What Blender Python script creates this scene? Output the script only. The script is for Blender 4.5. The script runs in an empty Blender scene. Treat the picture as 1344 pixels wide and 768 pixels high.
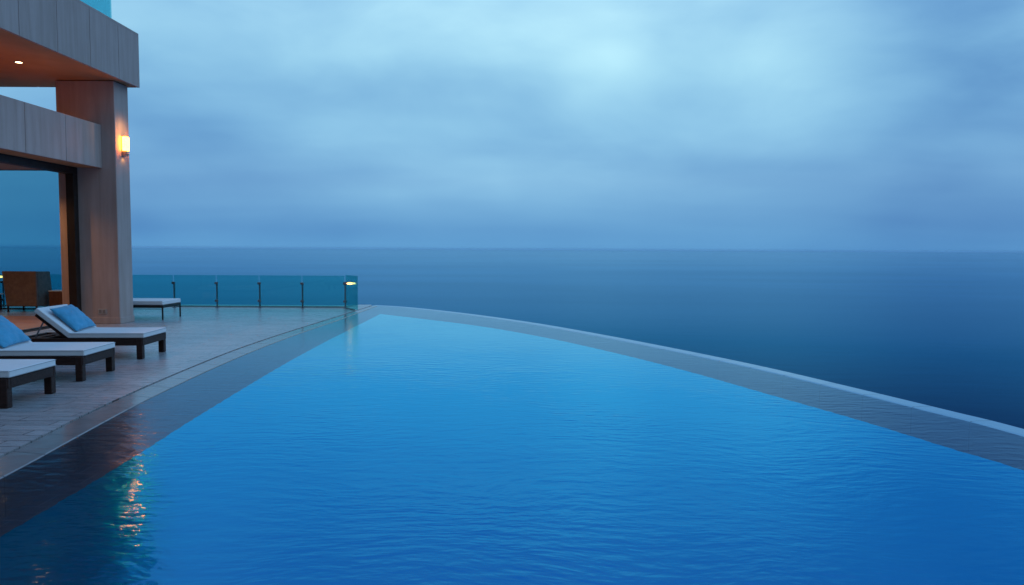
import bpy, bmesh, math, random
from mathutils import Vector, Matrix
from mathutils.geometry import tessellate_polygon
random.seed(7)
R = math.radians
scene = bpy.context.scene
col = scene.collection
CAM_H = 1.85

# ------------------------------------------------------------------ node helper
class NT:
    def __init__(s, tree):
        s.t = tree; s.t.nodes.clear()
    def n(s, typ, **kw):
        nd = s.t.nodes.new(typ)
        for k, v in kw.items():
            if k.startswith('i_'):
                nd.inputs[k[2:].replace('_', ' ')].default_value = v
            else:
                setattr(nd, k, v)
        return nd
    def l(s, a, b):
        s.t.links.new(a, b)
    def put(s, sock, v):
        if hasattr(v, 'is_output'):
            s.l(v, sock)
        else:
            sock.default_value = v
    def m(s, op, a, b=None, c=None, clamp=False):
        nd = s.t.nodes.new('ShaderNodeMath'); nd.operation = op; nd.use_clamp = clamp
        s.put(nd.inputs[0], a)
        if b is not None: s.put(nd.inputs[1], b)
        if c is not None: s.put(nd.inputs[2], c)
        return nd.outputs[0]
    def vm(s, op, a, b=None, scale=None):
        nd = s.t.nodes.new('ShaderNodeVectorMath'); nd.operation = op
        s.put(nd.inputs[0], a)
        if b is not None: s.put(nd.inputs[1], b)
        if scale is not None: s.put(nd.inputs['Scale'], scale)
        return nd.outputs['Value'] if op in ('DOT_PRODUCT', 'LENGTH', 'DISTANCE') else nd.outputs[0]
    def mixc(s, f, a, b, blend='MIX'):
        nd = s.t.nodes.new('ShaderNodeMix'); nd.data_type = 'RGBA'; nd.blend_type = blend
        s.put(nd.inputs[0], f); s.put(nd.inputs[6], a); s.put(nd.inputs[7], b)
        return nd.outputs[2]
    def ramp(s, f, stops, interp='LINEAR'):
        nd = s.t.nodes.new('ShaderNodeValToRGB'); cr = nd.color_ramp; cr.interpolation = interp
        while len(cr.elements) < len(stops): cr.elements.new(0.5)
        for e, (p, c) in zip(cr.elements, stops):
            e.position = p
            e.color = (c, c, c, 1) if isinstance(c, (int, float)) else (c[0], c[1], c[2], 1)
        s.put(nd.inputs[0], f)
        return nd.outputs[0]
    def mrange(s, v, a, b, c=0.0, d=1.0, smooth=True):
        nd = s.t.nodes.new('ShaderNodeMapRange'); nd.interpolation_type = 'SMOOTHSTEP' if smooth else 'LINEAR'
        s.put(nd.inputs[0], v)
        for i, x in enumerate((a, b, c, d)): nd.inputs[i+1].default_value = x
        return nd.outputs[0]
    def noise(s, vec, scale, detail=3, rough=.5, dist=0.0, col=False):
        nd = s.t.nodes.new('ShaderNodeTexNoise')
        if vec is not None: s.l(vec, nd.inputs['Vector'])
        nd.inputs['Scale'].default_value = scale; nd.inputs['Detail'].default_value = detail
        nd.inputs['Roughness'].default_value = rough; nd.inputs['Distortion'].default_value = dist
        return nd.outputs['Color' if col else 'Fac']
    def map(s, vec, loc=(0,0,0), rot=(0,0,0), scale=(1,1,1)):
        nd = s.t.nodes.new('ShaderNodeMapping')
        s.l(vec, nd.inputs[0]); nd.inputs[1].default_value = loc; nd.inputs[2].default_value = rot; nd.inputs[3].default_value = scale
        return nd.outputs[0]

def sr(c):   # display rgb 0-255 -> linear
    out = []
    for v in c:
        v /= 255.
        out.append(v/12.92 if v <= .04045 else ((v+.055)/1.055)**2.4)
    return tuple(out)

def new_mat(name):
    m = bpy.data.materials.new(name); m.use_nodes = True
    nt = NT(m.node_tree)
    out = nt.n('ShaderNodeOutputMaterial')
    return m, nt, out

def principled(name, base, rough=.6, spec=.5, var=.15, scale=6, bump=.0, bscale=40, stretch=(1,1,1), metal=0.0, coat=0.0, spread=None, sheen=0.0):
    m, nt, out = new_mat(name)
    p = nt.n('ShaderNodeBsdfPrincipled')
    tc = nt.n('ShaderNodeTexCoord').outputs['Object']
    v = nt.map(tc, scale=stretch)
    f = nt.noise(v, scale, 5, .6)
    f = nt.mrange(f, .3, .7, 0, 1, False)
    a = tuple(c*(1-var) for c in base) + (1,)
    b = spread + (1,) if spread else tuple(min(1, c*(1+var)) for c in base) + (1,)
    nt.l(nt.mixc(f, a, b), p.inputs['Base Color'])
    f2 = nt.noise(v, scale*2.3, 3, .5)
    nt.l(nt.mrange(f2, .2, .8, max(0.02, rough-.1), min(1, rough+.1), False), p.inputs['Roughness'])
    p.inputs['Specular IOR Level'].default_value = spec
    p.inputs['Metallic'].default_value = metal
    p.inputs['Coat Weight'].default_value = coat
    p.inputs['Sheen Weight'].default_value = sheen
    if bump:
        bn = nt.n('ShaderNodeBump'); bn.inputs['Strength'].default_value = bump; bn.inputs['Distance'].default_value = .01
        nt.l(nt.noise(v, bscale, 3, .6), bn.inputs['Height']); nt.l(bn.outputs[0], p.inputs['Normal'])
    nt.l(p.outputs[0], out.inputs[0])
    return m

M = {}

# ------------------------------------------------------------------ materials
def mat_stone(name, a, b):
    m, nt, out = new_mat(name)
    p = nt.n('ShaderNodeBsdfPrincipled')
    tc = nt.n('ShaderNodeTexCoord').outputs['Object']
    streak = nt.noise(nt.map(tc, scale=(3.0, 3.0, .22)), 2.2, 6, .62, .3)
    blot = nt.noise(tc, 1.1, 4, .55)
    f = nt.m('ADD', nt.m('MULTIPLY', streak, .7), nt.m('MULTIPLY', blot, .3))
    c = nt.mixc(nt.mrange(f, .36, .64, 0, 1, False), a + (1,), b + (1,))
    nt.l(c, p.inputs['Base Color'])
    p.inputs['Roughness'].default_value = .68; p.inputs['Specular IOR Level'].default_value = .35
    bn = nt.n('ShaderNodeBump'); bn.inputs['Strength'].default_value = .25; bn.inputs['Distance'].default_value = .008
    nt.l(nt.noise(nt.map(tc, scale=(6, 6, 1)), 14, 5, .6), bn.inputs['Height']); nt.l(bn.outputs[0], p.inputs['Normal'])
    nt.l(p.outputs[0], out.inputs[0])
    return m
M['stone'] = mat_stone('clad_stone', (.375, .285, .26), (.47, .37, .35))
M['soffit'] = principled('soffit_plaster', (.44, .26, .15), .8, .2, .1, 1.2, .1, 60)
M['ceiling'] = principled('ceiling_plaster', (.42, .37, .34), .85, .2, .06, 1.5)
M['dark_metal'] = principled('dark_bronze', (.018, .013, .012), .45, .4, .2, 5)
M['dark_wood'] = principled('dark_wood', (.034, .014, .011), .5, .25, .45, 5, .25, 30, (1, 6, 6))
M['mattress'] = principled('white_canvas', (.68, .69, .72), .9, .2, .04, 4, .55, 11, sheen=.2)
M['pillow'] = principled('blue_canvas', (.065, .31, .50), .88, .2, .12, 7, .6, 22, sheen=.25)
M['piping'] = principled('canvas_piping', (.42, .43, .46), .9, .2, .03)
M['steel'] = principled('brushed_steel', (.32, .33, .35), .32, .5, .1, 20, metal=1.0)
M['grey_metal'] = principled('grey_painted_metal', (.22, .22, .25), .4, .5, .1, 20, metal=.4)
M['outlet'] = principled('outlet_plastic', (.42, .40, .40), .4, .5, .02)
M['outlet_dark'] = principled('outlet_sockets', (.22, .21, .21), .4, .5, .02)
M['brown_wood'] = principled('stained_wood', (.12, .05, .028), .5, .4, .3, 6, .2, 30, (6, 6, 1))
M['pale_top'] = principled('pale_top', (.55, .54, .52), .5, .4, .05)
M['concrete'] = principled('podium_concrete', (.20, .19, .18), .85, .2, .25, .5, .2, 10)

def mat_wicker():
    m, nt, out = new_mat('brown_wicker')
    p = nt.n('ShaderNodeBsdfPrincipled')
    tc = nt.n('ShaderNodeTexCoord').outputs['Object']
    sp = nt.n('ShaderNodeSeparateXYZ'); nt.l(tc, sp.inputs[0])
    h = nt.m('SINE', nt.m('MULTIPLY', nt.m('ADD', sp.outputs[0], sp.outputs[1]), 210.))
    v = nt.m('SINE', nt.m('MULTIPLY', sp.outputs[2], 330.))
    w = nt.m('MULTIPLY', h, v)
    f = nt.m('ADD', nt.m('MULTIPLY', w, .35), nt.noise(tc, 9, 4, .6))
    nt.l(nt.mixc(nt.mrange(f, .1, .9, 0, 1, False), (.08, .058, .052, 1), (.25, .18, .155, 1)), p.inputs['Base Color'])
    p.inputs['Roughness'].default_value = .6
    bn = nt.n('ShaderNodeBump'); bn.inputs['Strength'].default_value = .5; bn.inputs['Distance'].default_value = .004
    nt.l(w, bn.inputs['Height']); nt.l(bn.outputs[0], p.inputs['Normal'])
    nt.l(p.outputs[0], out.inputs[0])
    return m
M['wicker'] = mat_wicker()

def mat_planks(name, a, b, gap, L=1.2, W=.2, rough=.55, spec=.4, rot=0.0, mort=.006):
    m, nt, out = new_mat(name)
    p = nt.n('ShaderNodeBsdfPrincipled')
    tc = nt.n('ShaderNodeTexCoord').outputs['Object']
    v = nt.map(tc, rot=(0, 0, rot))
    br = nt.n('ShaderNodeTexBrick'); nt.l(v, br.inputs['Vector'])
    br.offset = .37; br.offset_frequency = 2
    br.inputs['Color1'].default_value = (0, 0, 0, 1); br.inputs['Color2'].default_value = (1, 1, 1, 1)
    br.inputs['Mortar'].default_value = (.5, .5, .5, 1)
    br.inputs['Scale'].default_value = 1.; br.inputs['Brick Width'].default_value = L; br.inputs['Row Height'].default_value = W
    br.inputs['Mortar Size'].default_value = mort; br.inputs['Mortar Smooth'].default_value = .2
    tone = nt.n('ShaderNodeSeparateColor'); nt.l(br.outputs['Color'], tone.inputs[0])
    grain = nt.noise(nt.map(v, scale=(1.2, 14, 1)), 3.0, 6, .65, .4)
    big = nt.noise(tc, .45, 3, .6)
    f = nt.m('ADD', nt.m('ADD', nt.m('MULTIPLY', tone.outputs[0], .35), nt.m('MULTIPLY', grain, .5)), nt.m('MULTIPLY', big, .5))
    c = nt.mixc(nt.mrange(f, .38, .98, 0, 1, False), a + (1,), b + (1,))
    c = nt.mixc(br.outputs['Fac'], c, gap + (1,))
    nt.l(c, p.inputs['Base Color'])
    nt.l(nt.mrange(grain, .2, .8, rough-.1, rough+.12, False), p.inputs['Roughness'])
    p.inputs['Specular IOR Level'].default_value = spec
    bn = nt.n('ShaderNodeBump'); bn.inputs['Strength'].default_value = .35; bn.inputs['Distance'].default_value = .004
    nt.l(nt.m('SUBTRACT', grain, nt.m('MULTIPLY', br.outputs['Fac'], 1.5)), bn.inputs['Height'])
    nt.l(bn.outputs[0], p.inputs['Normal'])
    nt.l(p.outputs[0], out.inputs[0])
    return m
M['deck'] = mat_planks('deck_planks', (.245, .232, .245), (.44, .415, .43), (.09, .085, .09), rough=.28, spec=1.0, mort=.009)
M['floor_wood'] = mat_planks('warm_floor_boards', (.30, .13, .05), (.52, .26, .11), (.03, .02, .015), 1.8, .14, .4, .5, mort=.004)

def glass_mat(name, tint, refl=.5, rough=.0):
    """thin pane: tinted transmission plus a Fresnel reflection"""
    m, nt, out = new_mat(name)
    tr = nt.n('ShaderNodeBsdfTransparent'); tr.inputs[0].default_value = tint + (1,)
    gl = nt.n('ShaderNodeBsdfGlossy'); gl.inputs['Roughness'].default_value = rough
    gl.inputs[0].default_value = (.9, 1, 1, 1)
    fr = nt.n('ShaderNodeFresnel'); fr.inputs[0].default_value = 1.45
    tc = nt.n('ShaderNodeTexCoord').outputs['Object']
    sm = nt.mrange(nt.noise(tc, 2.5, 4, .6), .3, .8, .75, 1.0)
    mx = nt.n('ShaderNodeMixShader')
    nt.l(nt.m('MULTIPLY', nt.m('MULTIPLY', fr.outputs[0], refl), sm, clamp=True), mx.inputs[0])
    nt.l(tr.outputs[0], mx.inputs[1]); nt.l(gl.outputs[0], mx.inputs[2]); nt.l(mx.outputs[0], out.inputs[0])
    return m
# every pane has two faces, so each face carries the square root of the tint
M['fence_glass'] = glass_mat('green_glass', (.50, .88, .865), .6)
M['window_glass'] = glass_mat('teal_window_glass', (.50, .74, .785), .35)
M['balcony_glass'] = glass_mat('balcony_glass', (.55, .84, .88), .6)

def emit_mat(name, c, s):
    m, nt, out = new_mat(name)
    e = nt.n('ShaderNodeEmission'); e.inputs[0].default_value = c + (1,); e.inputs[1].default_value = s
    tc = nt.n('ShaderNodeTexCoord').outputs['Object']
    f = nt.mrange(nt.noise(tc, 18, 2, .5), .3, .7, .85*s, 1.15*s)
    nt.l(f, e.inputs[1]); nt.l(e.outputs[0], out.inputs[0])
    return m
M['lamp'] = emit_mat('lit_shade', (1, .235, .014), 54)
M['lamp_rail'] = emit_mat('lit_rail_lamp', (1, .45, .12), 6)
M['bulb'] = emit_mat('lit_downlight', (1, .62, .28), 20)

# ---- water
def water_mat(name, stops, size=1.0, strength=.5, rough=.03, body=(.0, .02, .08), bodyw=.1, trans=0.0, tint=(.1, .5, .9), soft=.22, clear=0.0, patch=0.0):
    """reflective water: reflectance by angle, rippled"""
    m, nt, out = new_mat(name)
    tc = nt.n('ShaderNodeTexCoord').outputs['Object']
    warp = nt.noise(tc, .35/size, 2, .5, col=True)
    v = nt.vm('ADD', tc, nt.vm('SCALE', nt.vm('SUBTRACT', warp, (.5, .5, .5)), scale=1.1*size))
    def waves(rot, sx, sy, sc, det, ro):
        return nt.noise(nt.map(v, rot=(0, 0, R(rot)), scale=(sx, sy, 1)), sc/size, det, ro)
    h1 = waves(8, .40, 1.25, 4.6, 2, .45)
    h2 = waves(-24, .58, 1.2, 7.5, 2, .45)
    h3 = waves(34, .7, 1.1, 13., 2, .5)
    h4 = nt.noise(v, .9/size, 2, .5)
    amp = nt.mrange(nt.noise(tc, .22/size, 2, .5), .3, .7, .55, 1.25)
    h = nt.m('ADD', nt.m('ADD', nt.m('MULTIPLY', h1, 1.), nt.m('MULTIPLY', h2, .5)), nt.m('ADD', nt.m('MULTIPLY', h3, .17), nt.m('MULTIPLY', h4, .55)))
    h = nt.m('MULTIPLY', h, amp)
    bn = nt.n('ShaderNodeBump'); bn.inputs['Strength'].default_value = 1.0; bn.inputs['Distance'].default_value = strength
    nt.l(h, bn.inputs['Height'])
    lw = nt.n('ShaderNodeLayerWeight'); lw.inputs[0].default_value = .5
    nt.l(bn.outputs[0], lw.inputs['Normal'])
    c = nt.m('SUBTRACT', 1., lw.outputs['Facing'])
    colr = nt.ramp(c, stops)
    if patch:   # wind patches and slicks: real differences in how the surface reflects
        pt = nt.noise(nt.map(tc, rot=(0, 0, R(7)), scale=(.35, 1, 1)), patch, 4, .55, .4)
        colr = nt.vm('SCALE', colr, scale=nt.mrange(pt, .3, .7, .95, 1.04))
    gl = nt.n('ShaderNodeBsdfGlossy'); gl.inputs['Roughness'].default_value = soft
    nt.l(colr, gl.inputs[0]); nt.l(bn.outputs[0], gl.inputs['Normal'])
    if clear:
        g2 = nt.n('ShaderNodeBsdfGlossy'); g2.inputs['Roughness'].default_value = rough
        nt.l(bn.outputs[0], g2.inputs['Normal'])
        mg = nt.n('ShaderNodeMixShader'); mg.inputs[0].default_value = clear
        nt.l(gl.outputs[0], mg.inputs[1]); nt.l(g2.outputs[0], mg.inputs[2]); gl = mg
    df = nt.n('ShaderNodeBsdfDiffuse'); df.inputs[0].default_value = body + (1,)
    cur = gl.outputs[0]
    mx = nt.n('ShaderNodeMixShader'); mx.inputs[0].default_value = bodyw
    nt.l(cur, mx.inputs[1]); nt.l(df.outputs[0], mx.inputs[2]); cur = mx.outputs[0]
    if trans:
        tr = nt.n('ShaderNodeBsdfTransparent'); tr.inputs[0].default_value = tint + (1,)
        m2 = nt.n('ShaderNodeMixShader'); nt.l(nt.mrange(c, .03, .35, 0, trans, False), m2.inputs[0])
        nt.l(cur, m2.inputs[1]); nt.l(tr.outputs[0], m2.inputs[2]); cur = m2.outputs[0]
    nt.l(cur, out.inputs[0])
    return m
M['water_deep'] = water_mat('blue_pool_water',
    [(0., (.85, 1, 1)), (.09, (.48, .88, .95)), (.18, (.05, .50, .79)), (.28, (.0, .30, .60)), (.42, (.0, .195, .44)), (1., (.0, .10, .4))],
    0.62, .0066, .022, (.0, .05, .12), .03, .03, (.10, .55, .95), .20, .05)
M['water_ledge'] = water_mat('shallow_pool_water',
    [(0., (.85, .9, .9)), (.09, (.52, .68, .76)), (.17, (.24, .38, .50)), (.26, (.12, .19, .30)), (.42, (.06, .10, .20)), (1., (.04, .06, .12))],
    0.62, .0060, .015, (.07, .07, .09), .08, .30, (.8, .85, .9), .20, .055)
M['sea'] = water_mat('sea_water',
    [(0., (.48, .68, .80)), (.03, (.32, .54, .70)), (.12, (.075, .27, .42)), (.21, (.032, .078, .16)), (1., (.02, .06, .12))],
    60.0, .07, .22, (.005, .02, .05), .15, soft=.22, patch=.004)
def wet_mat(name, a, b, spec=.6, rough=.12):
    m, nt, out = new_mat(name)
    p = nt.n('ShaderNodeBsdfPrincipled')
    tc = nt.n('ShaderNodeTexCoord').outputs['Object']
    f = nt.noise(nt.map(tc, scale=(2, 2, 1)), 3, 5, .6)
    nt.l(nt.mixc(f, a + (1,), b + (1,)), p.inputs['Base Color'])
    p.inputs['Roughness'].default_value = rough; p.inputs['Specular IOR Level'].default_value = spec
    bn = nt.n('ShaderNodeBump'); bn.inputs['Strength'].default_value = 1.; bn.inputs['Distance'].default_value = .003
    nt.l(nt.noise(nt.map(tc, rot=(0, 0, R(15)), scale=(.4, 1.3, 1)), 9, 3, .5), bn.inputs['Height'])
    nt.l(bn.outputs[0], p.inputs['Normal']); nt.l(p.outputs[0], out.inputs[0])
    return m
M['coping'] = wet_mat('wet_coping_stone', (.20, .155, .15), (.29, .24, .245), .6, .14)
M['rim'] = wet_mat('wet_pale_rim', (.17, .34, .48), (.24, .42, .56), 1.0, .10)
M['tile_blue'] = principled('blue_pool_tile', (.02, .20, .45), .3, .5, .2, 6)
M['tile_grey'] = mat_planks('grey_pool_tile', (.09, .08, .10), (.20, .18, .21), (.30, .30, .32), .30, .30, .5, .4, mort=.006)
M['grout'] = principled('dark_grout', (.05, .05, .055), .7, .3, .1)

# ------------------------------------------------------------------ mesh helpers
def link(o, parent=None):
    col.objects.link(o)
    if parent: o.parent = parent
    return o
def tag(o, label=None, cat=None, group=None, kind=None):
    if label: o['label'] = label
    if cat: o['category'] = cat
    if group: o['group'] = group
    if kind: o['kind'] = kind
    return o
def empty(name, loc=(0,0,0), rz=0):
    o = bpy.data.objects.new(name, None); o.location = loc; o.rotation_euler = (0, 0, rz); o.empty_display_size = .2
    return link(o)
def build(name, bm, mat, parent=None, smooth=False):
    me = bpy.data.meshes.new(name)
    bmesh.ops.recalc_face_normals(bm, faces=bm.faces)
    bm.to_mesh(me); bm.free()
    for mm in (mat if isinstance(mat, (list, tuple)) else [mat]): me.materials.append(mm)
    if smooth:
        for p in me.polygons: p.use_smooth = True
    return link(bpy.data.objects.new(name, me), parent)
def B(): return bmesh.new()
def box(bm, x0, x1, y0, y1, z0, z1, bev=0.0, rot=None, piv=None, seg=1):
    t = bmesh.new()
    bmesh.ops.create_cube(t, size=1)
    bmesh.ops.scale(t, vec=(abs(x1-x0), abs(y1-y0), abs(z1-z0)), verts=t.verts)
    bmesh.ops.translate(t, vec=((x0+x1)/2, (y0+y1)/2, (z0+z1)/2), verts=t.verts)
    if bev: bmesh.ops.bevel(t, geom=t.edges[:], offset=bev, segments=seg, profile=.5, affect='EDGES')
    if rot is not None: bmesh.ops.rotate(t, cent=piv or (0,0,0), matrix=rot, verts=t.verts)
    join(bm, t); return bm
def join(bm, t):
    me = bpy.data.meshes.new('tmp'); t.to_mesh(me); t.free(); bm.from_mesh(me); bpy.data.meshes.remove(me)
def cyl(bm, p0, p1, r, seg=16, r2=None):
    p0 = Vector(p0); p1 = Vector(p1); d = p1-p0
    t = bmesh.new()
    bmesh.ops.create_cone(t, cap_ends=True, segments=seg, radius1=r, radius2=r if r2 is None else r2, depth=d.length)
    q = Vector((0,0,1)).rotation_difference(d.normalized())
    bmesh.ops.transform(t, matrix=Matrix.Translation((p0+p1)/2) @ q.to_matrix().to_4x4(), verts=t.verts)
    join(bm, t); return bm
def prism(bm, pts, z0, z1):
    """solid from a plan outline"""
    n = len(pts)
    lo = [bm.verts.new((x, y, z0)) for x, y in pts]; hi = [bm.verts.new((x, y, z1)) for x, y in pts]
    for tri in tessellate_polygon([[Vector((x, y, 0)) for x, y in pts]]):
        bm.faces.new([hi[i] for i in tri]); bm.faces.new([lo[i] for i in reversed(tri)])
    for i in range(n):
        j = (i+1) % n
        bm.faces.new((lo[i], lo[j], hi[j], hi[i]))
    return bm
def sheet(bm, pts, z, mi=0):
    vs = [bm.verts.new((x, y, z)) for x, y in pts]
    for tri in tessellate_polygon([[Vector((x, y, 0)) for x, y in pts]]):
        f = bm.faces.new([vs[i] for i in tri]); f.material_index = mi
        f.normal_update()
        if f.normal.z < 0: f.normal_flip()
def side_prism(bm, prof, y0, y1, bev=0.0, seg=2):
    """profile in XZ extruded along Y"""
    t = bmesh.new()
    a = [t.verts.new((x, y0, z)) for x, z in prof]; b = [t.verts.new((x, y1, z)) for x, z in prof]
    t.faces.new(a); t.faces.new(list(reversed(b)))
    n = len(prof)
    for i in range(n):
        j = (i+1) % n; t.faces.new((a[i], b[i], b[j], a[j]))
    bmesh.ops.recalc_face_normals(t, faces=t.faces)
    if bev: bmesh.ops.bevel(t, geom=[e for e in t.edges], offset=bev, segments=seg, profile=.6, affect='EDGES')
    join(bm, t); return bm
def spline(pts, n=10):
    out = []
    P = [pts[0]] + list(pts) + [pts[-1]]
    for i in range(1, len(P)-2):
        p0, p1, p2, p3 = P[i-1], P[i], P[i+1], P[i+2]
        for k in range(n):
            t = k/n
            out.append(tuple(.5*((2*p1[a]) + (-p0[a]+p2[a])*t + (2*p0[a]-5*p1[a]+4*p2[a]-p3[a])*t*t + (-p0[a]+3*p1[a]-3*p2[a]+p3[a])*t**3) for a in (0, 1)))
    out.append(tuple(pts[-1]))
    return out
def offset(poly, d):
    out = []
    for i, p in enumerate(poly):
        a = Vector(poly[max(0, i-1)]); b = Vector(poly[min(len(poly)-1, i+1)])
        t = (b-a).normalized(); nrm = Vector((t.y, -t.x))
        out.append((p[0]+nrm.x*d, p[1]+nrm.y*d))
    return out

# ------------------------------------------------------------------ pool plan
deck_edge = spline([(-4.25, -8), (-4.28, 0), (-4.42, 4.5), (-4.52, 6.3), (-4.71, 7.8), (-4.87, 9.5), (-4.97, 11.3), (-5.02, 13.0), (-4.98, 15.0), (-4.87, 17.2), (-4.70, 20.0), (-4.52, 23.3)])
cope_edge = spline([(-3.85, -8), (-3.92, 0), (-4.02, 4.5), (-4.12, 5.9), (-4.27, 7.1), (-4.44, 8.6), (-4.60, 11.0), (-4.66, 13.6), (-4.60, 16.2), (-4.47, 19.0), (-4.36, 22.7)])
blueL = spline([(-3.1, -7), (-3.2, 0), (-3.29, 4.56), (-3.36, 6.3), (-3.47, 7.9), (-3.63, 11.0), (-3.70, 13.6), (-3.72, 16.2), (-3.74, 20.5)])
blueR = spline([(-3.74, 20.5), (-.99, 17.65), (.66, 15.29), (1.84, 13.05), (2.69, 11.11), (3.34, 9.3), (3.84, 7.9), (4.18, 6.74), (4.40, 6.0), (4.85, 3.5), (5.0, 0), (5.0, -7)])
outer = spline([(-4.52, 23.75), (-3.3, 23.0), (-1.35, 20.95), (.57, 18.35), (2.02, 15.85), (3.24, 13.45), (4.12, 11.5), (4.75, 9.75), (5.20, 8.4), (5.47, 7.5), (5.95, 5), (6.15, 2), (6.2, -8)])
rim_in = offset(outer, .34)
rim_in[0] = (-4.34, 23.25)
if rim_in[20][0] > outer[20][0]: rim_in = offset(outer, -.34)
WZ = -.020

pool = tag(empty('swimming_pool', (0, 10, -.02)), 'large fan shaped infinity pool with a curved overflow rim above the sea', 'pool')
def pp(name, bm, mat, smooth=False):
    o = build(name, bm, mat, pool, smooth); o.location = (0, -10, .02); return o
# coping strip beside the deck (2 cm slot between them)
ce = cope_edge
def resample(pl, n):
    """n points evenly spaced along a polyline"""
    P = [Vector(p) for p in pl]; L = [0.]
    for u, v in zip(P, P[1:]): L.append(L[-1]+(v-u).length)
    out = []; k = 0
    for i in range(n):
        t = L[-1]*i/(n-1)
        while k < len(L)-2 and L[k+1] < t: k += 1
        out.append(P[k].lerp(P[k+1], (t-L[k])/(L[k+1]-L[k])))
    return out
def stone_strip(inner, outer_, prof, step, joint=.006, sub=6):
    """row of edge stones: profile (u across, z) swept along, thin joint faces get material 1"""
    a0 = resample(inner, 400); b0 = resample(outer_, 400)
    ln = sum((v-u).length for u, v in zip(a0, a0[1:])); n = max(2, int(ln/step))
    ts = []
    for k in range(n):
        t0, t1 = k/n, (k+1)/n; j = joint/ln
        for q in range(sub+1): ts.append((t0+j+(t1-t0-2*j)*q/sub, q))
    bm = B(); rows = []
    for t, q in ts:
        f = t*399; i = min(398, int(f)); a_ = a0[i].lerp(a0[i+1], f-i); b_ = b0[i].lerp(b0[i+1], f-i)
        rows.append([bm.verts.new((a_.x+(b_.x-a_.x)*u, a_.y+(b_.y-a_.y)*u, z)) for u, z in prof])
    for (r0, r1, (t, q)) in zip(rows, rows[1:], ts):
        for i in range(len(prof)-1):
            fc = bm.faces.new((r0[i], r1[i], r1[i+1], r0[i+1])); fc.material_index = 1 if q == sub else 0
    bm.faces.new(rows[0]); bm.faces.new(list(reversed(rows[-1])))
    return bm
ce = cope_edge
bm = stone_strip(offset(deck_edge, .02)+[(-4.46, 23.4)], ce + [(-4.34, 23.25)], [(0, -1.7), (0, -.012), (.03, -.008), (.97, -.010), (1, -.016), (1, -1.7)], .62)
pp('coping', bm, [M['coping'], M['grout']])
bm = prism(B(), offset(deck_edge, -.06) + list(reversed(offset(deck_edge, .08))), -.4, -.10)
pp('gutter', bm, M['dark_metal'])
# rim with a rounded outer lip
bm = stone_strip(rim_in, outer, [(0, -1.7), (0, -.024), (.10, -.014), (.80, -.016), (.92, -.030), (1.0, -.075), (1.0, -1.7)], .75, .004)
pp('overflow_rim', bm, [M['rim'], M['grout']])
# basin
ledge_out = ce + [(-4.34, 23.25)] + rim_in[1:]
blue = blueL + blueR[1:]
bm = prism(B(), ledge_out + list(reversed(blue)), -1.9, -.35)
pp('shallow_ledge', bm, M['tile_grey'])
bm = prism(B(), blue, -1.95, -1.6)
pp('pool_floor', bm, M['tile_blue'])
# water surface
bm = B()
wob = []
for ea in (resample(blueL, 700), resample(blueR, 700)[1:]):
    for i, p in enumerate(ea):
        q = math.sin(i*.9+2*math.sin(i*.13))*.5+math.sin(i*2.3+1.7*math.sin(i*.31))*.5
        wob.append((p.x+.010*q, p.y+.006*q))
sheet(bm, wob, WZ, 0)
sheet(bm, ledge_out + list(reversed(wob)), WZ, 1)
tag(build('pool_water', bm, [M['water_deep'], M['water_ledge']]), kind='structure')

# ------------------------------------------------------------------ deck, podium, sea
deck_out = [(-26, -14), (6.1, -14), (6.1, -8.02), (-4.25, -8.02)] + deck_edge[1:] + [(-4.62, 23.62), (-5.0, 23.55), (-5.35, 22.75), (-26, 22.75)]
tag(build('terrace_deck', prism(B(), deck_out, -.35, 0), M['deck']), kind='structure')
pod = [(-25.9, -13.9), (6.0, -13.9), (6.0, -8)] + list(reversed(offset(outer, .12 if rim_in[20][0] < outer[20][0] else -.12)))[1:-1] + [(-4.62, 23.4), (-5.4, 22.6), (-25.9, 22.6)]
tag(build('podium', prism(B(), pod, -46, -1.96), M['concrete']), 'concrete podium carrying the pool and terrace above the sea', 'podium')
bm = B(); prism(bm, [(-25.9, -13.9), (6.0, -13.9), (6, -8.3), (-5.2, -8.3)] + [(p[0]-.35, p[1]) for p in deck_edge[8:]] + [(-5.4, 22.5), (-25.9, 22.5)], -1.958, -.352)
tag(build('terrace_base', bm, M['concrete']), kind='structure')
SEA_Z = -42
bm = B(); t = bmesh.new()
bmesh.ops.create_grid(t, x_segments=24, y_segments=24, size=30000); bmesh.ops.translate(t, vec=(0, 0, SEA_Z), verts=t.verts); join(bm, t)
tag(build('sea', bm, M['sea']), kind='structure')
# kerb under the glass fence
bm = box(B(), -25.5, -5.12, 22.34, 22.62, 0, .05, .006)
tag(build('kerb', bm, M['pale_top']), kind='structure')

# ------------------------------------------------------------------ building
bld = tag(empty('building', (-9.9, 17.6, 0)), 'stone clad two level building on the left side of the pool terrace', 'building')
def bp(name, bm, mat, smooth=False, parent=None):
    o = build(name, bm, mat, parent or bld, smooth)
    if parent is None: o.location = (9.9, -17.6, 0)
    return o
YE = 18.05            # far end of the slabs
XF = -9.17            # outer plane of the upper fascia
SOF = 5.75; TOP = 7.0
# column
bm = box(B(), -10.78, -9.40, 17.30, 17.92, 0, SOF-.004, .012)
bp('column', bm, M['stone'])
bm = B()
box(bm, -10.785, -9.385, 17.285, 17.935, 0.002, .15, .006)
bp('plinth', bm, M['stone'])
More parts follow.
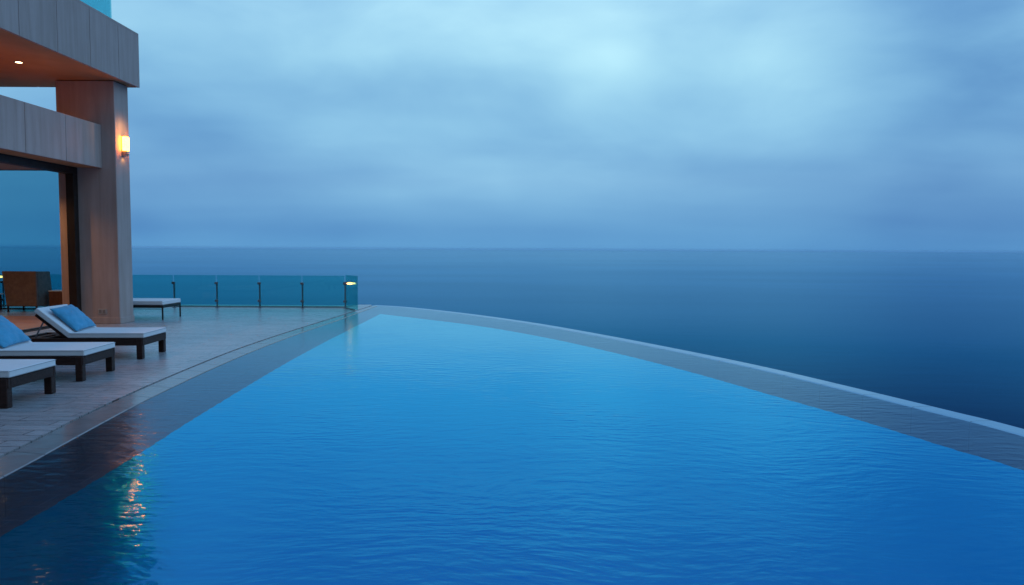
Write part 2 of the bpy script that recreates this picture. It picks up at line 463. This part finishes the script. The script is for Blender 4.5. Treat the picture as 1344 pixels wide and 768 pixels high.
# upper slab: fascia panels with open joints over a core
bm = box(B(), XF-.30, XF-.02, 2.0, YE-.02, SOF+.03, TOP-.03)
box(bm, -22, XF-.31, YE-.30, YE-.02, SOF+.03, TOP-.03)
bp('fascia_core', bm, M['dark_metal'])
bm = B()
ys = [YE]
y = 17.14-.02
while y > 2: ys.append(y); y -= 1.14
ys.append(2.0)
for a, b in zip(ys, ys[1:]):
    box(bm, XF-.06, XF, b+.006, a-.006 if a != YE else a, SOF, TOP, .004)
x = XF-.064
while x > -22:
    box(bm, x-1.2, x-.012, YE-.05, YE, SOF, TOP, .004); x -= 1.212
bp('fascia', bm, M['stone'])
bm = box(B(), -22, XF-.064, 2.0, YE-.054, SOF+.012, SOF+.2)
bp('soffit', bm, M['soffit'])
bm = box(B(), -22, XF+.0, 2.0, YE, TOP, TOP+.05, .004)
box(bm, -22, XF-.32, 2.0, YE-.32, SOF+.21, TOP-.002)
bp('upper_slab', bm, M['stone'])
# lower beam (balcony parapet) with joints
bm = box(B(), -10.02, -9.76, 2.0, 17.296, 3.74, 4.69)
bp('beam_core', bm, M['dark_metal'])
bm = B()
ys = [17.296, 15.93, 14.61, 13.30, 11.98, 10.66, 9.34, 8.02, 6.7, 5.4, 4.1, 2.0]
for a, b in zip(ys, ys[1:]):
    box(bm, -9.79, -9.73, b+.006, a-(0 if a > 17 else .006), 3.71, 4.72, .004)
box(bm, -10.08, -9.794, 2.0, 17.296, 4.692, 4.735, .003)
bp('beam', bm, M['stone'])
bm = box(B(), -10.30, -9.794, 2.0, 17.296, 3.715, 3.737)
bp('beam_soffit', bm, M['soffit'])
# balcony floor and the room ceiling below it
bm = box(B(), -22, -10.03, 2.0, 17.28, 3.98, 4.12)
box(bm, -22, -10.79, 17.28, YE, 3.98, 4.12)
bp('balcony_floor', bm, M['floor_wood'])
bm = box(B(), -22, -10.305, 2.0, 17.28, 3.745, 3.97)
box(bm, -22, -10.79, 17.281, YE, 3.745, 3.97)
bp('ceiling', bm, M['ceiling'])
# rear glazed bay: roof, mullions, panes
bm = box(B(), -22, -11.19, YE+.002, 21.30, 4.05, 4.30, .01)
bp('bay_roof', bm, M['ceiling'])
bm = B()
for xx in (-11.22, -16.6, -19.2, -21.9): box(bm, xx-.022, xx+.022, 21.15, 21.25, .0, 4.05)
box(bm, -21.9, -11.20, 21.16, 21.24, .0, .035)
bp('window_frame', bm, M['dark_metal'])
for x0, x1 in ((-16.57, -11.26), (-19.17, -16.63), (-21.87, -19.23)):
    bp('window_pane', box(B(), x0, x1, 21.195, 21.207, .036, 4.048), M['window_glass'])
bp('window_pane', box(B(), -11.226, -11.214, YE+.002, 21.148, .003, 4.048), M['window_glass'])
# inner wall closing the room and balcony on the left
bp('inner_wall', box(B(), -22.3, -22.0, 2.0, 21.25, 0.002, 7.0), M['stone'])
bp('back_wall', box(B(), -22, -9.5, 1.7, 1.99, 0.002, 7.0), M['stone'])
# sliding door frame
bm = box(B(), -10.50, -10.31, 17.12, 17.283, .002, 3.55, .004)
bp('door_post', bm, M['dark_metal'])
bm = box(B(), -10.52, -10.31, 2.0, 17.283, 3.552, 3.712, .004)
bp('door_header', bm, M['dark_metal'])
bm = box(B(), -10.66, -10.56, 2.0, 17.12, .002, .035, .003)
box(bm, -10.49, -10.44, 2.0, 17.12, .002, .02, .003)
bp('door_track', bm, M['dark_metal'])
# upper balustrade glass
def baluster(x0, x1, y0, y1):
    o = bp('balustrade_pane', box(B(), x0, x1, y0, y1, TOP+.02, TOP+1.15), M['balcony_glass']); return o
y = 17.45
for k in range(6):
    baluster(-9.512, -9.50, y-1.5, y-.02); y -= 1.52
baluster(-10.9, -9.52, 17.50, 17.512)
baluster(-12.4, -10.92, 17.50, 17.512)
# floor inside
tag(build('interior_floor', box(B(), -21.98, -10.66, 2.0, 19.0, .0, .012), M['floor_wood']), kind='structure')

# outlet on the column
o = empty('wall_outlet', (-9.82, 17.297, .30)); tag(o, 'pale double socket plate low on the column face', 'outlet')
build('plate', box(B(), -.10, .10, -.012, 0, -.06, .06, .004), M['outlet'], o)
bm = box(B(), -.08, -.01, -.016, -.0125, -.04, .04, .001); box(bm, .01, .08, -.016, -.0125, -.04, .04, .001)
build('socket', bm, M['outlet_dark'], o)

# ------------------------------------------------------------------ lamps
def lamp(name, typ, loc, energy, color, parent=None, **kw):
    d = bpy.data.lights.new(name, typ); d.energy = energy; d.color = color
    for k, v in kw.items(): setattr(d, k, v)
    o = bpy.data.objects.new(name, d); o.location = loc; link(o, parent); return o
WARM = (1, .46, .13)
sc = tag(empty('wall_sconce', (-9.40, 17.62, 4.16)), 'lit wall lamp with glowing box shade on the pool side of the column', 'wall lamp')
build('back_plate', box(B(), .001, .018, -.055, .055, -.15, .35, .004), M['steel'], sc)
build('lamp_shade', box(B(), .020, .125, -.062, .062, 0, .33, .012, seg=2), M['lamp'], sc)
build('shade_cap', box(B(), .018, .127, -.066, .066, .332, .345, .003), M['steel'], sc)
bm = box(B(), .019, .12, -.055, .055, -.13, -.004, .006)
base = build('lamp_base', bm, M['steel'], sc)
bm = B(); bmesh.ops.create_uvsphere(bm, u_segments=16, v_segments=8, radius=.03); bmesh.ops.translate(bm, vec=(.122, 0, -.08), verts=bm.verts)
build('sensor', bm, M['outlet'], base, True)
def wall_wash(loc, aim, e, size):  # added unseen spot facing the wall, standing in for the sconce's glow
    o = lamp('added_glow_spot', 'SPOT', loc, e, (1, .50, .13), spot_size=R(size), spot_blend=.8, shadow_soft_size=.03)
    o.rotation_euler = (Vector(loc)-Vector(aim)).to_track_quat('Z', 'Y').to_euler()
wall_wash((-9.12, 17.56, 4.66), (-9.40, 17.56, 4.62), 6, 148)
wall_wash((-9.32, 17.62, 3.99), (-9.40, 17.62, 3.85), 1.2, 130)

def downlight(x, y, z, label, e=40, spot=120, group='recessed downlights'):
    t = tag(empty('recessed_downlight', (x, y, z)), label, 'downlight', group)
    bm = B()
    n = 24; r0, r1 = .062, .085
    for k in range(n):
        a, b = 2*math.pi*k/n, 2*math.pi*(k+1)/n
        for (ra, za, rb, zb) in ((r1, 0, r1, -.008), (r1, -.008, r0, -.008), (r0, -.008, r0, .0)):
            v = [bm.verts.new((ra*math.cos(a), ra*math.sin(a), za)), bm.verts.new((ra*math.cos(b), ra*math.sin(b), za)), bm.verts.new((rb*math.cos(b), rb*math.sin(b), zb)), bm.verts.new((rb*math.cos(a), rb*math.sin(a), zb))]
            bm.faces.new(v)
    bmesh.ops.remove_doubles(bm, verts=bm.verts, dist=1e-5)
    build('trim_ring', bm, M['steel'], t)
    build('lens', cyl(B(), (0, 0, -.004), (0, 0, -.001), .061, 24), M['bulb'], t)
    lamp('downlight_beam', 'SPOT', (x, y, z-.03), e, WARM, spot_size=R(spot), spot_blend=.6, shadow_soft_size=.05)
downlight(-10.53, 15.68, SOF+.012, 'round lit downlight in the brown soffit under the upper slab', 135)
for yy in (12.9, 10.1): downlight(-10.53, yy, SOF+.012, 'round lit downlight in the soffit nearer the camera out of the picture', 110)
for xx, yy in ((-11.7, 16.2), (-13.4, 17.1), (-12.0, 13.2)):
    downlight(xx, yy, 3.745, 'round lit downlight in the ceiling of the ground floor room', 125, 135)

# ------------------------------------------------------------------ glass fence
fence = tag(empty('glass_fence', (-5.11, 22.1, 0)), 'low fence of green glass panels on steel posts along the terrace edge', 'fence')
FT = 1.0
def fb(name, bm, mat, parent=None):
    o = build(name, bm, mat, parent or fence)
    if parent is None: o.location = (5.11, -22.1, 0)
    return o
posts = [-5.11-1.31*k for k in range(12)]
for k, x in enumerate(posts):
    bm = box(B(), x-.022, x+.022, 22.125, 22.165, 0.0, .78, .004)
    box(bm, x-.06, x+.06, 22.10, 22.20, .001, .012, .003)
    p = fb('post', bm, M['grey_metal'])
    for z in (.72, .18): fb('clamp', box(B(), x-.05, x+.05, 22.075, 22.123, z, z+.07, .005), M['steel'], p)
    if k < len(posts)-1:
        fb('glass_panel', box(B(), posts[k+1]+.014, x-.014, 22.094, 22.106, .06, FT, .002), M['fence_glass'])
# end panel turning towards the pool
a = Vector((-5.09, 22.08)); b = Vector((-4.53, 21.2)); ang = math.atan2(b.y-a.y, b.x-a.x); L = (b-a).length
bm = box(B(), 0.02, L, -.006, .006, .03, FT+.03, .002)
bmesh.ops.rotate(bm, cent=(0,0,0), matrix=Matrix.Rotation(ang, 3, 'Z'), verts=bm.verts); bmesh.ops.translate(bm, vec=(a.x, a.y, 0), verts=bm.verts)
fb('glass_panel', bm, M['fence_glass'])
bm = box(B(), 0.0, L*.75, -.02, .02, .001, .03, .004)
bmesh.ops.rotate(bm, cent=(0,0,0), matrix=Matrix.Rotation(ang, 3, 'Z'), verts=bm.verts); bmesh.ops.translate(bm, vec=(a.x, a.y, 0), verts=bm.verts)
fb('shoe', bm, M['grey_metal'])
def rail_lamp(x, y, z, label, L=.30):
    t = tag(empty('fence_lamp', (x, y, z)), label, 'lamp', 'small warm lamps on the glass fence')
    bm = B(); bmesh.ops.create_uvsphere(bm, u_segments=20, v_segments=10, radius=.5); bmesh.ops.scale(bm, vec=(L*.8, .07, .062), verts=bm.verts)
    bmesh.ops.translate(bm, vec=(.02, 0, -.012), verts=bm.verts)
    build('lamp_glass', bm, M['lamp_rail'], t, True)
    bm = box(B(), -L/2, L/2, -.04, .04, .022, .04, .006); box(bm, -L/2-.05, -L/2+.02, -.02, .02, -.03, .03, .004)
    build('bracket', bm, M['grey_metal'], t)
rail_lamp(-4.87, 21.60, .80, 'small glowing amber lamp at the pool end of the glass fence', .23)
rail_lamp(-15.62, 22.0, .93, 'glowing amber lamp on the glass fence left of the wicker armchair', .5)

# ------------------------------------------------------------------ loungers
LW = .90   # width of a lounger
HX = -1.20; HZ = .35; BA = R(39); BL = .66
def make_lounger():
    """foot end at x=0, head towards -x, near side y=0"""
    t = empty('sun_lounger')
    fr = B()
    for y in (0.0, LW-.045): box(fr, -2.06, -.0, y, y+.045, .225, .345, .006)
    box(fr, -.045, .0, .046, LW-.046, .225, .345, .005)
    box(fr, -2.06, -2.015, .046, LW-.046, .225, .345, .005)
    box(fr, -1.86, -1.80, .046, LW-.046, .30, .343, .004)
    build('frame', fr, M['dark_wood'], t)
    for x in (-.105, -1.93):
        for y in (-.012, LW-.083):
            lg = B(); box(lg, x, x+.095, y, y+.095, 0, .343 if x > -1 else .222, .007)
            if x > -1: pass
            build('leg', lg, M['dark_wood'], t)
    sl = B()
    k = -.10
    while k > HX+.05:
        box(sl, k-.07, k, .05, LW-.05, .318, .343, .003); k -= .10
    build('slats', sl, M['dark_wood'], t)
    # head board with an oval hand hole behind the backrest
    hb = B(); n = 28
    cx, cy, rx, ry = -1.70, LW*.40, .055, .20
    o_ = [(-1.80, .05), (-1.58, .05), (-1.58, LW-.05), (-1.80, LW-.05)]
    ring = [(cx+rx*math.cos(2*math.pi*i/n), cy+ry*math.sin(2*math.pi*i/n)) for i in range(n)]
    for z in (.325, .341):
        vo = [hb.verts.new((p[0], p[1], z)) for p in o_]; vi = [hb.verts.new((p[0], p[1], z)) for p in ring]
        allp = [Vector((p[0], p[1], 0)) for p in o_]; hole = [Vector((p[0], p[1], 0)) for p in reversed(ring)]
        vv = vo + list(reversed(vi))
        for tri in tessellate_polygon([allp, hole]): hb.faces.new([vv[i] for i in tri])
        if z == .325: lo = (vo, vi)
        else: hi = (vo, vi)
    for q in (0, 1):
        m_ = len(lo[q])
        for i in range(m_): hb.faces.new((lo[q][i], lo[q][(i+1) % m_], hi[q][(i+1) % m_], hi[q][i]))
    build('head_board', hb, M['dark_wood'], t)
    # reclined backrest
    rot = Matrix.Rotation(BA, 3, 'Y'); piv = (HX, 0, .335)
    br = B()
    for y in (.05, LW-.095): box(br, HX-BL, HX, y, y+.045, .285, .345, .004, rot, piv)
    k = HX-.05
    while k > HX-BL+.02:
        box(br, k-.07, k, .096, LW-.096, .325, .345, .003, rot, piv); k -= .10
    back = build('backrest', br, M['dark_wood'], t)
    st = B()
    for y in (.11, LW-.13): cyl(st, (HX-.42, y, .64), (HX-.60, y, .30), .012)
    cyl(st, (HX-.60, .06, .30), (HX-.60, LW-.06, .30), .012)
    build('strut', st, M['grey_metal'], back)
    # mattress, bent at the hinge
    ca, sa = math.cos(BA), math.sin(BA)
    th = .085; z0 = .349
    hx = HX
    tx, tz = hx-ca*(BL+.03), z0+sa*(BL+.03)
    prof = [(.012, z0), (hx, z0), (tx, tz), (tx+sa*th, tz+ca*th), (hx+math.tan(BA/2)*th, z0+th), (.012, z0+th)]
    mt = side_prism(B(), prof, .012, LW-.012, .018, 3)
    mo = build('mattress', mt, M['mattress'], t)
    sm = B()   # piping along the lower and upper edge
    e = .008
    for yy in (.010, LW-.010):
        for zz in (z0+.010, z0+th-.010):
            cyl(sm, (.0, yy, zz), (hx+(zz-z0)*.35, yy, zz), .0045, 8)
    for zz in (z0+.010, z0+th-.010): cyl(sm, (.013, .014, zz), (.013, LW-.014, zz), .0045, 8)
    build('piping', sm, M['piping'], mo)
    return t
def copy_tree(o, parent=None):
    c = o.copy(); col.objects.link(c); c.parent = parent
    for ch in list(o.children): copy_tree(ch, c)
    return c
def cushion(w, h, t, n=26, seed=0):
    """w along y, h along x, centred at origin, lying in XY"""
    rnd = random.Random(seed); ph = [rnd.uniform(0, 6.28) for _ in range(6)]
    bm = B()
    def pt(i, j, s):
        u = -1+2*i/n; v = -1+2*j/n
        pu = 1-.055*(1-abs(v)**2); pv = 1-.055*(1-abs(u)**2)
        x = u*h/2*pu; y = v*w/2*pv
        f = ((1-abs(u)**2.4)*(1-abs(v)**2.4))
        z = s*t/2*f**.55
        edge = max(abs(u), abs(v))
        wr = .006*math.sin(9*u+5*v+ph[0])*math.sin(7*v-3*u+ph[1])+.004*math.sin(17*(u*v)+ph[2])+.005*math.sin(22*(abs(u)-abs(v))+ph[3])*edge
        if s > 0: z += wr*min(1, f*4)
        return (x, y, z)
    top = [[bm.verts.new(pt(i, j, 1)) for j in range(n+1)] for i in range(n+1)]
    bot = [[top[i][j] if i in (0, n) or j in (0, n) else bm.verts.new(pt(i, j, -1)) for j in range(n+1)] for i in range(n+1)]
    for i in range(n):
        for j in range(n):
            bm.faces.new((top[i][j], top[i+1][j], top[i+1][j+1], top[i][j+1]))
            bm.faces.new((bot[i][j], bot[i][j+1], bot[i+1][j+1], bot[i+1][j]))
    return bm
lounge0 = make_lounger()
specs = [  # foot x, near y, rotation, lounger label, pillow label
    (-5.73, 8.16, R(1.5), 'dark wood sun lounger nearest the camera, only its foot end in view', 'blue pillow on the sun lounger nearest the camera, outside the picture'),
    (-5.87, 9.84, R(3.5), 'middle dark wood sun lounger, cut off at its pillow by the left picture edge', 'blue pillow on the middle lounger, cut by the left picture edge'),
    (-6.07, 11.84, R(3), 'dark wood sun lounger with raised backrest in full view, beside the stone column', 'square blue pillow on the raised backrest of the lounger beside the column'),
]
for i, (x, y, rz, lab, plab) in enumerate(specs):
    t = lounge0 if i == 0 else copy_tree(lounge0)
    t.location = (x, y, 0); t.rotation_euler = (0, 0, rz)
    tag(t, lab, 'sun lounger', 'dark wood sun loungers facing the pool')
    if i == 0: continue
    # pillow leans on the backrest
    bm = cushion(.70, .56, .17, seed=i+2)
    p = build('pillow', bm, M['pillow'], None, True)
    d = .30; up = .085+.055
    ca, sa = math.cos(BA), math.sin(BA)
    lx = HX - ca*d + sa*up; lz = .349 + sa*d + ca*up
    loc = Matrix.Rotation(rz, 4, 'Z') @ Vector((lx, LW/2+.02, lz))
    p.location = (x+loc.x, y+loc.y, loc.z)
    p.rotation_euler = (Matrix.Rotation(rz, 4, 'Z') @ Matrix.Rotation(BA+R(4), 4, 'Y') @ Matrix.Rotation(R(3), 4, 'Z')).to_euler()
    tag(p, plab, 'pillow', 'blue pillows on the loungers')

# thin metal daybed beside the column
t = empty('metal_daybed', (-8.84, 18.27, 0), R(0))
tag(t, 'low daybed with thin dark metal legs and flat white mattress, behind the column', 'daybed')
bm = B()
for y in (0, .97): box(bm, -2.0, 0, y, y+.03, .305, .375, .004)
for x in (-2.0, -.03): box(bm, x, x+.03, .031, .969, .305, .375, .004)
for y in (0, .97): box(bm, -2.0, 0, y+.005, y+.025, .27, .285, .003)
build('frame', bm, M['dark_metal'], t)
for x in (-1.97, -.032):
    for y in (.0, .968):
        build('leg', box(B(), x, x+.032, y, y+.032, 0, .334, .003), M['dark_metal'], t)
bm = B()
for k in range(17): box(bm, -.10-.11*k-.06, -.10-.11*k, .031, .969, .352, .372, .002)
build('slats', bm, M['dark_metal'], t)
build('mattress', box(B(), -1.99, .0, -.005, 1.005, .378, .485, .022, seg=3), M['mattress'], t, False)

# ------------------------------------------------------------------ furniture in the glazed bay
t = tag(empty('wicker_armchair', (-13.78, 20.28, 0)), 'high brown wicker armchair with its back to the camera', 'armchair')
def taper_panel(bm, pts0, pts1):
    """pts0 bottom ring, pts1 top ring"""
    a = [bm.verts.new(p) for p in pts0]; b = [bm.verts.new(p) for p in pts1]
    n = len(a)
    bm.faces.new(list(reversed(a))); bm.faces.new(b)
    for i in range(n): bm.faces.new((a[i], a[(i+1) % n], b[(i+1) % n], b[i]))
    return bm
bm = taper_panel(B(), [(-.43, 0, .16), (.43, 0, .16), (.43, .07, .16), (-.43, .07, .16)], [(-.49, -.06, 1.15), (.47, -.06, 1.15), (.47, .0, 1.15), (-.49, .0, 1.15)])
bmesh.ops.bevel(bm, geom=bm.edges[:], offset=.012, segments=2, affect='EDGES')
build('backrest', bm, M['wicker'], t)
for s in (-1, 1):
    x0, x1 = (.37, .43) if s > 0 else (-.43, -.37)
    dx = .04*s
    bm = taper_panel(B(), [(x0, .072, .16), (x1, .072, .16), (x1+.01*s, .74, .14), (x0+.01*s, .74, .14)], [(x0+dx, .003, 1.145), (x1+dx, .003, 1.145), (x1+dx, .56, 1.13), (x0+dx, .56, 1.13)])
    bmesh.ops.bevel(bm, geom=bm.edges[:], offset=.010, segments=2, affect='EDGES')
    build('armrest', bm, M['wicker'], t)
build('seat', box(B(), -.368, .368, .073, .72, .22, .38, .015, seg=2), M['wicker'], t)
build('cushion', box(B(), -.36, .36, .08, .70, .382, .50, .03, seg=3), M['mattress'], t)
for x in (-.42, .38):
    for y in (.01, .66): build('leg', box(B(), x, x+.04, y, y+.04, 0, .158, .004), M['dark_metal'], t)
t = tag(empty('low_table', (-15.6, 20.3, 0)), 'low dark table with a pale top at the left edge behind the armchair', 'table')
build('table_top', box(B(), -.75, .75, 0, .8, .44, .48, .006), M['pale_top'], t)
build('base', box(B(), -.72, .72, .03, .77, .0, .438, .01), M['dark_wood'], t)
t = tag(empty('side_stool', (-13.02, 20.6, 0)), 'small brown wooden stool partly hidden behind the door jamb', 'stool')
build('seat', box(B(), -.21, .21, 0, .4, .56, .59, .008), M['pale_top'], t)
build('body', box(B(), -.20, .20, .01, .39, .03, .558, .01), M['brown_wood'], t)
build('foot', box(B(), -.16, .16, .05, .35, .0, .029), M['dark_metal'], t)

# ------------------------------------------------------------------ haze
bm = box(B(), -31000, 31000, -31000, 31000, SEA_Z-1, 14)
hz = build('haze', bm, [])
hm, nt, out = new_mat('haze_air')
v = nt.n('ShaderNodeVolumePrincipled')
v.inputs['Color'].default_value = (.55, .78, 1., 1); v.inputs['Density'].default_value = .5/21000
v.inputs['Anisotropy'].default_value = .2
nt.l(v.outputs[0], out.inputs['Volume'])
hz.data.materials.append(hm)
tag(hz, kind='stuff')

# ------------------------------------------------------------------ camera
F = 950.; P = R(-3.46); ROLL = R(.3)
cam = bpy.data.cameras.new('camera'); cam.sensor_width = 36; cam.lens = F/1344*36
cam.clip_start = .05; cam.clip_end = 120000
co = bpy.data.objects.new('camera', cam); link(co)
co.matrix_world = Matrix.Translation((0, 0, CAM_H)) @ Matrix.Rotation(math.pi/2 + P, 4, 'X') @ Matrix.Rotation(ROLL, 4, 'Z')
scene.camera = co
def pixdir(px, py):
    d = co.matrix_world.to_3x3() @ Vector(((px-672)/F, -(py-384)/F, -1)); return d.normalized()

# ------------------------------------------------------------------ sky
w = bpy.data.worlds.new('World'); scene.world = w; w.use_nodes = True
nt = NT(w.node_tree)
out = nt.n('ShaderNodeOutputWorld')
SUN_EL, SUN_ROT = R(42), R(98)
sky = nt.n('ShaderNodeTexSky'); sky.sky_type = 'NISHITA'; sky.sun_disc = False
sky.sun_elevation = SUN_EL; sky.sun_rotation = SUN_ROT; sky.dust_density = 2; sky.air_density = 1.5
bg1 = nt.n('ShaderNodeBackground'); bg1.inputs[1].default_value = .006; nt.l(sky.outputs[0], bg1.inputs[0])
d = nt.vm('NORMALIZE', nt.n('ShaderNodeTexCoord').outputs['Generated'])
sp = nt.n('ShaderNodeSeparateXYZ'); nt.l(d, sp.inputs[0])
X, Y, Z = sp.outputs
zc = nt.m('MAXIMUM', Z, 0.)
base = nt.ramp(zc, [(0., sr((99, 164, 216))), (.03, sr((101, 164, 215))), (.09, sr((115, 172, 219))), (.16, sr((126, 184, 226))),
                    (.23, sr((138, 195, 232))), (.31, sr((151, 206, 240))), (.5, (.29, .66, 1.08)), (1., (.20, .60, 1.30))])
den = nt.m('ADD', zc, .11)
uv = nt.n('ShaderNodeCombineXYZ'); nt.l(nt.m('DIVIDE', X, den), uv.inputs[0]); nt.l(nt.m('DIVIDE', Y, den), uv.inputs[1])
uvr = nt.map(uv.outputs[0], rot=(0, 0, R(22)), scale=(.62, 1., 1))
n1 = nt.noise(uvr, .55, 3, .42, .4)
n2 = nt.noise(nt.map(uv.outputs[0], loc=(4.2, 1.7, 0), rot=(0, 0, R(-14)), scale=(.4, 1, 1)), 1.2, 3, .45, .3)
n3 = nt.noise(nt.map(d, loc=(1.3, .2, 2.), scale=(1, 1, 2.6)), 2.4, 4, .5, .2)
n4 = nt.noise(nt.map(d, loc=(3.3, .7, 1.), rot=(0, R(20), 0), scale=(1, 1, 1.5)), 4.0, 2, .45, .2)
n5 = nt.noise(nt.map(d, loc=(.4, 2.1, .3), rot=(0, R(-32), 0), scale=(1., 1., 2.2)), 3.4, 5, .55, .5)
tex = nt.m('ADD', nt.m('ADD', nt.m('MULTIPLY', nt.m('SUBTRACT', n1, .5), .8), nt.m('MULTIPLY', nt.m('SUBTRACT', n2, .5), .3)), nt.m('MULTIPLY', nt.m('SUBTRACT', n3, .5), .8))
fade = nt.mrange(zc, 0., .16, .12, 1.)
tex = nt.m('ADD', tex, nt.m('MULTIPLY', nt.m('SUBTRACT', n5, .5), .55))
bright = nt.m('ADD', 1., nt.m('MULTIPLY', tex, fade))
def blob(px, py, rx, ry, amt):
    global bright
    c = pixdir(px, py)
    r_ = c.cross(Vector((0, 0, 1))).normalized(); u_ = r_.cross(c)
    a = nt.m('DIVIDE', nt.vm('DOT_PRODUCT', d, tuple(r_)), rx/F); b = nt.m('DIVIDE', nt.vm('DOT_PRODUCT', d, tuple(u_)), ry/F)
    # soft edges broken by the cloud noise
    q = nt.m('ADD', nt.m('MULTIPLY', a, a), nt.m('MULTIPLY', b, b))
    q = nt.m('ADD', q, nt.m('MULTIPLY', nt.m('SUBTRACT', n4, .5), 3.0))
    g = nt.m('POWER', 2.718, nt.m('MULTIPLY', q, -1.))
    g = nt.m('MULTIPLY', g, nt.m('GREATER_THAN', Y, 0.))
    bright = nt.m('ADD', bright, nt.m('MULTIPLY', g, amt))
blob(600, 25, 140, 60, .34)
blob(700, 75, 110, 60, .14)
blob(790, 125, 120, 80, .30)
blob(600, 190, 190, 50, .12)
blob(1010, 60, 150, 90, .32)
blob(250, 60, 120, 60, -.08)
blob(330, 110, 150, 30, -.10)
blob(440, 120, 130, 60, .08)
blob(930, 160, 60, 90, -.10)
blob(1180, 130, 120, 120, -.10)
blob(720, 255, 420, 26, .06)
blob(330, 300, 330, 22, -.12)
blob(1380, 230, 280, 170, -.17)
blob(980, 190, 120, 60, .06)
blob(690, 250, 200, 40, .05)
blob(1300, 60, 160, 90, -.08)
blob(1450, -250, 420, 150, -.24)
blob(200, 240, 180, 60, -.08)

# brighter cloud is less blue, darker cloud bluer
pw = nt.n('ShaderNodeCombineXYZ')
for i_, e_ in enumerate((1.55, 1.08, .55)): nt.l(nt.m('POWER', bright, e_), pw.inputs[i_])
cl = nt.vm('MULTIPLY', base, pw.outputs[0])
cl = nt.mixc(nt.mrange(Y, -.35, .5), nt.vm('MULTIPLY', cl, (.62, .42, .36)), cl)
bg2 = nt.n('ShaderNodeBackground'); bg2.inputs[1].default_value = .94; nt.l(cl, bg2.inputs[0])
ad = nt.n('ShaderNodeAddShader'); nt.l(bg1.outputs[0], ad.inputs[0]); nt.l(bg2.outputs[0], ad.inputs[1]); nt.l(ad.outputs[0], out.inputs[0])

sd = bpy.data.lights.new('sun', 'SUN'); sd.energy = .6; sd.angle = R(50); sd.color = (.34, .66, 1.)
so = link(bpy.data.objects.new('sun', sd))
dirv = Vector((math.sin(SUN_ROT)*math.cos(SUN_EL), math.cos(SUN_ROT)*math.cos(SUN_EL), math.sin(SUN_EL)))
so.rotation_euler = dirv.to_track_quat('Z', 'Y').to_euler(); so.location = (0, 0, 30)

# ------------------------------------------------------------------ render settings
scene.render.engine = 'CYCLES'
scene.cycles.use_denoising = True
scene.cycles.max_bounces = 10; scene.cycles.transparent_max_bounces = 16; scene.cycles.volume_bounces = 1
scene.cycles.sample_clamp_indirect = 6
vs = scene.view_settings
vs.view_transform = 'Standard'; vs.look = 'None'; vs.exposure = 0; vs.gamma = 1; vs.use_curve_mapping = False
